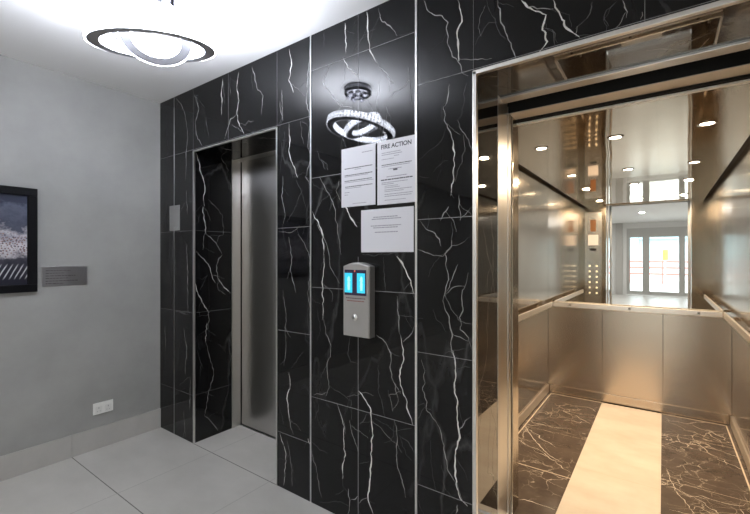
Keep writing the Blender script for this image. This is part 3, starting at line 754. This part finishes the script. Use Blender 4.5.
k2 = N(nt, 'ShaderNodeMix', data_type='RGBA', blend_type='MULTIPLY'); k2.inputs[0].default_value = 1
nt.links.new(st, k2.inputs[6]); nt.links.new(low, k2.inputs[7])
nt.links.new(mixc(nt, k2.outputs[2], c1, (.6, .6, .62)), p.inputs['Base Color']); p.inputs['Roughness'].default_value = .12
bx('picture_print', m, XL+.004, XL+.012, py0+fwid-.002, py1-fwid+.002, pz0+fwid-.002, pz1-fwid+.002, parent=fp)

ps = empty('power_socket', (XL, 1.225, .25)); tag(ps, 'white double power socket low on the grey wall above the baseboard', 'power socket')
bx('faceplate', M_white, XL+.0005, XL+.009, 1.160, 1.290, .250, .333, parent=ps, bev=.003)
for yc in (1.195, 1.256):
    so = bx('socket_face', simple('socket_white', (.74, .74, .72), .3), XL+.009, XL+.0105, yc-.022, yc+.022, .258, .306, parent=ps, bev=.0005)
    b = bmesh.new(); box(b, XL+.0104, XL+.0112, yc-.002, yc+.002, .290, .300); box(b, XL+.0104, XL+.0112, yc-.012, yc-.006, .270, .273); box(b, XL+.0104, XL+.0112, yc+.006, yc+.012, .270, .273); mk('pin_slots', b, M_inkl, so)
    bx('rocker_switch', M_white, XL+.009, XL+.013, yc-.008, yc+.008, .312, .327, parent=ps, bev=.001)

# ---------------------------------------------------------------- chandelier
CH = Vector((-1.86, .88, 2.37))
ch = empty('chandelier', (CH.x, CH.y, H)); tag(ch, 'bright crystal chandelier of two tilted interlocking rings hanging from the ceiling', 'chandelier')
m, nt, p = mat('lit_crystal'); M_cry = m
p.inputs['Base Color'].default_value = (.75, .78, .85, 1); p.inputs['Roughness'].default_value = .15
f = N(nt, 'ShaderNodeTexVoronoi'); f.inputs['Scale'].default_value = 95; nt.links.new(pos(nt), f.inputs['Vector'])
sr = N(nt, 'ShaderNodeMapRange'); sr.inputs['From Max'].default_value = 1; sr.inputs['To Min'].default_value = 8; sr.inputs['To Max'].default_value = 40
sc = N(nt, 'ShaderNodeSeparateColor'); nt.links.new(f.outputs['Color'], sc.inputs[0]); nt.links.new(sc.outputs[0], sr.inputs['Value'])
nt.links.new(sr.outputs[0], p.inputs['Emission Strength']); p.inputs['Emission Color'].default_value = (.86, .90, 1, 1)
M_led = simple('led_strip', (1, 1, 1), .5, emis=(.86, .90, 1), es=210)
M_chan = simple('grey_ring_channel', (.30, .30, .32), .6, 0)
def ring(name, c, R, g, w, hb, nseg):
    """g: slope of the ring's plane along x and y"""
    n_ = Vector((-g[0], -g[1], 1)).normalized(); ax = Vector((1, 0, g[0])).normalized(); ay = n_.cross(ax)
    P = lambda r_, a, h_: c+(ax*math.cos(a)+ay*math.sin(a))*r_+n_*h_
    def sweep(bm, prof, ns=96):
        Q = [[bm.verts.new(P(r_, 2*PI*k/ns, h_)) for r_, h_ in prof] for k in range(ns)]; m_ = len(prof)
        for k in range(ns):
            for j in range(m_):
                f_ = bm.faces.new((Q[k][j], Q[(k+1) % ns][j], Q[(k+1) % ns][(j+1) % m_], Q[k][(j+1) % m_])); f_.smooth = False
    b = bmesh.new(); sweep(b, [(R-w/2, -hb/2), (R+w/2, -hb/2), (R+w/2, -hb/2+.010), (R-w/2, -hb/2+.010)])
    o = mk(name, b, M_chan, ch)
    b = bmesh.new()
    for s_, t in ((1, .007), (-1, .006)):
        for k in range(nseg):
            for row in range(2):
                a0, a1 = 2*PI*(k+.04)/nseg, 2*PI*(k+.96)/nseg; h0 = -hb/2+row*hb/2+.001; h1 = h0+hb/2-.002
                ri = R+s_*w/2; ro = ri+s_*t
                v8 = [b.verts.new(P(r_, a, h_)) for r_, s2 in ((ri, 0), (ro, .12)) for a, h_ in ((a0+(a1-a0)*s2, h0+s2*.01), (a1-(a1-a0)*s2, h0+s2*.01), (a1-(a1-a0)*s2, h1-s2*.01), (a0+(a1-a0)*s2, h1-s2*.01))]
                for q_ in ((0, 1, 2, 3), (4, 5, 6, 7), (0, 1, 5, 4), (1, 2, 6, 5), (2, 3, 7, 6), (3, 0, 4, 7)): b.faces.new([v8[i] for i in q_])
    mk('crystal_band', b, M_cry, o)
    b = bmesh.new(); sweep(b, [(R-w/2+.003, hb/2-.006), (R+w/2-.003, hb/2-.006), (R+w/2-.003, hb/2-.002), (R-w/2+.003, hb/2-.002)]); mk('led_strip', b, M_led, o)
    return P
P1 = ring('main_ring', CH, .232, (-.12, .178), .045, .050, 64)
P2 = ring('small_ring', CH+Vector((.02, 0, .02)), .122, (.40, -.19), .042, .046, 36)
b = bmesh.new(); cz = Vector((-1.849, .93, H))
lathe(b, [(0, 0), (.095, 0), (.102, -.008), (.102, -.050), (.092, -.058), (.08, -.060), (0, -.062)], cz, 40)
cn = mk('canopy', b, simple('dark_chrome', (.33, .33, .36), .12, 1), ch)
for k in range(7):
    a = 2*PI*k/7; b = bmesh.new(); c_ = cz+Vector((math.cos(a)*.07, math.sin(a)*.07, -.060)) if k < 6 else cz+Vector((0, 0, -.062))
    lathe(b, [(0, 0), (.020, 0), (.024, -.008), (.014, -.020), (0, -.026)], c_, 8); mk('canopy_crystal', b, simple('clear_crystal', (.5, .5, .56), .05, .3), cn)
for P, R, hb, aa in ((P1, .232, .050, (.4, 1.9, 3.5, 5.1)), (P2, .122, .046, (.9, 3.0, 5.2))):
    for a in aa:
        b = bmesh.new(); q1 = P(R, a, hb/2); tube(b, q1, cz+Vector(((q1-cz).x*.25, (q1-cz).y*.25, -.036)), .0012, 6); mk('suspension_wire', b, M_chrome, ch)

# ---------------------------------------------------------------- recessed lobby downlight and added fill lamps
M_cool = simple('cool_lens', (1, 1, 1), .4, emis=(1, .98, .95), es=9)
spots = [((-.48, -4.67), 'round white recessed ceiling downlight of the lobby, reflected in the elevator mirror'), ((1.5, -2.4), None), ((-2.2, -2.4), None), ((1.5, -6.6), None), ((-2.2, -6.6), None)]  # entries without a label are bare fill lamps, added unseen to brighten the lobby
for (x, y), lab in spots:
    if lab:
        t = empty('recessed_downlight', (x, y, H)); tag(t, lab, 'ceiling light')
        b = bmesh.new(); lathe(b, [(.055, 0), (.075, 0), (.078, -.004), (.070, -.008), (.055, -.004), (.055, 0)], (x, y, H), 28); mk('trim_ring', b, M_white, t)
        b = bmesh.new(); lathe(b, [(0, -.001), (.056, -.001), (.056, -.003), (0, -.003)], (x, y, H), 24); mk('downlight_lens', b, M_cool, t)
    l = bpy.data.lights.new('lobby_downlight_and_fill', 'AREA'); l.shape = 'DISK'; l.size = .11; l.energy = 42; l.color = (1, .97, .93)
    lo = bpy.data.objects.new('lobby_downlight_and_fill_lamp', l); C.objects.link(lo); lo.location = (x, y, H-.012)

# ---------------------------------------------------------------- daylight, camera
w = bpy.data.worlds.new('World'); bpy.context.scene.world = w; w.use_nodes = True
bg = w.node_tree.nodes['Background']; bg.inputs['Color'].default_value = (.93, .97, 1, 1); bg.inputs['Strength'].default_value = 7.0
s = bpy.context.scene
cam = bpy.data.cameras.new('camera'); co = bpy.data.objects.new('camera', cam); C.objects.link(co)
co.location = (0, 0, 1.4); co.rotation_euler = (PI/2, 0, math.radians(35.75)); cam.sensor_width = 36; cam.lens = 36*400/750; cam.clip_start = .02
s.camera = co
s.view_settings.view_transform = 'Standard'; s.view_settings.look = 'None'; s.view_settings.exposure = 0.0
s.cycles.max_bounces = 14; s.cycles.glossy_bounces = 10; s.cycles.diffuse_bounces = 5; s.cycles.sample_clamp_indirect = 6; s.cycles.use_denoising = True; s.cycles.blur_glossy = .5
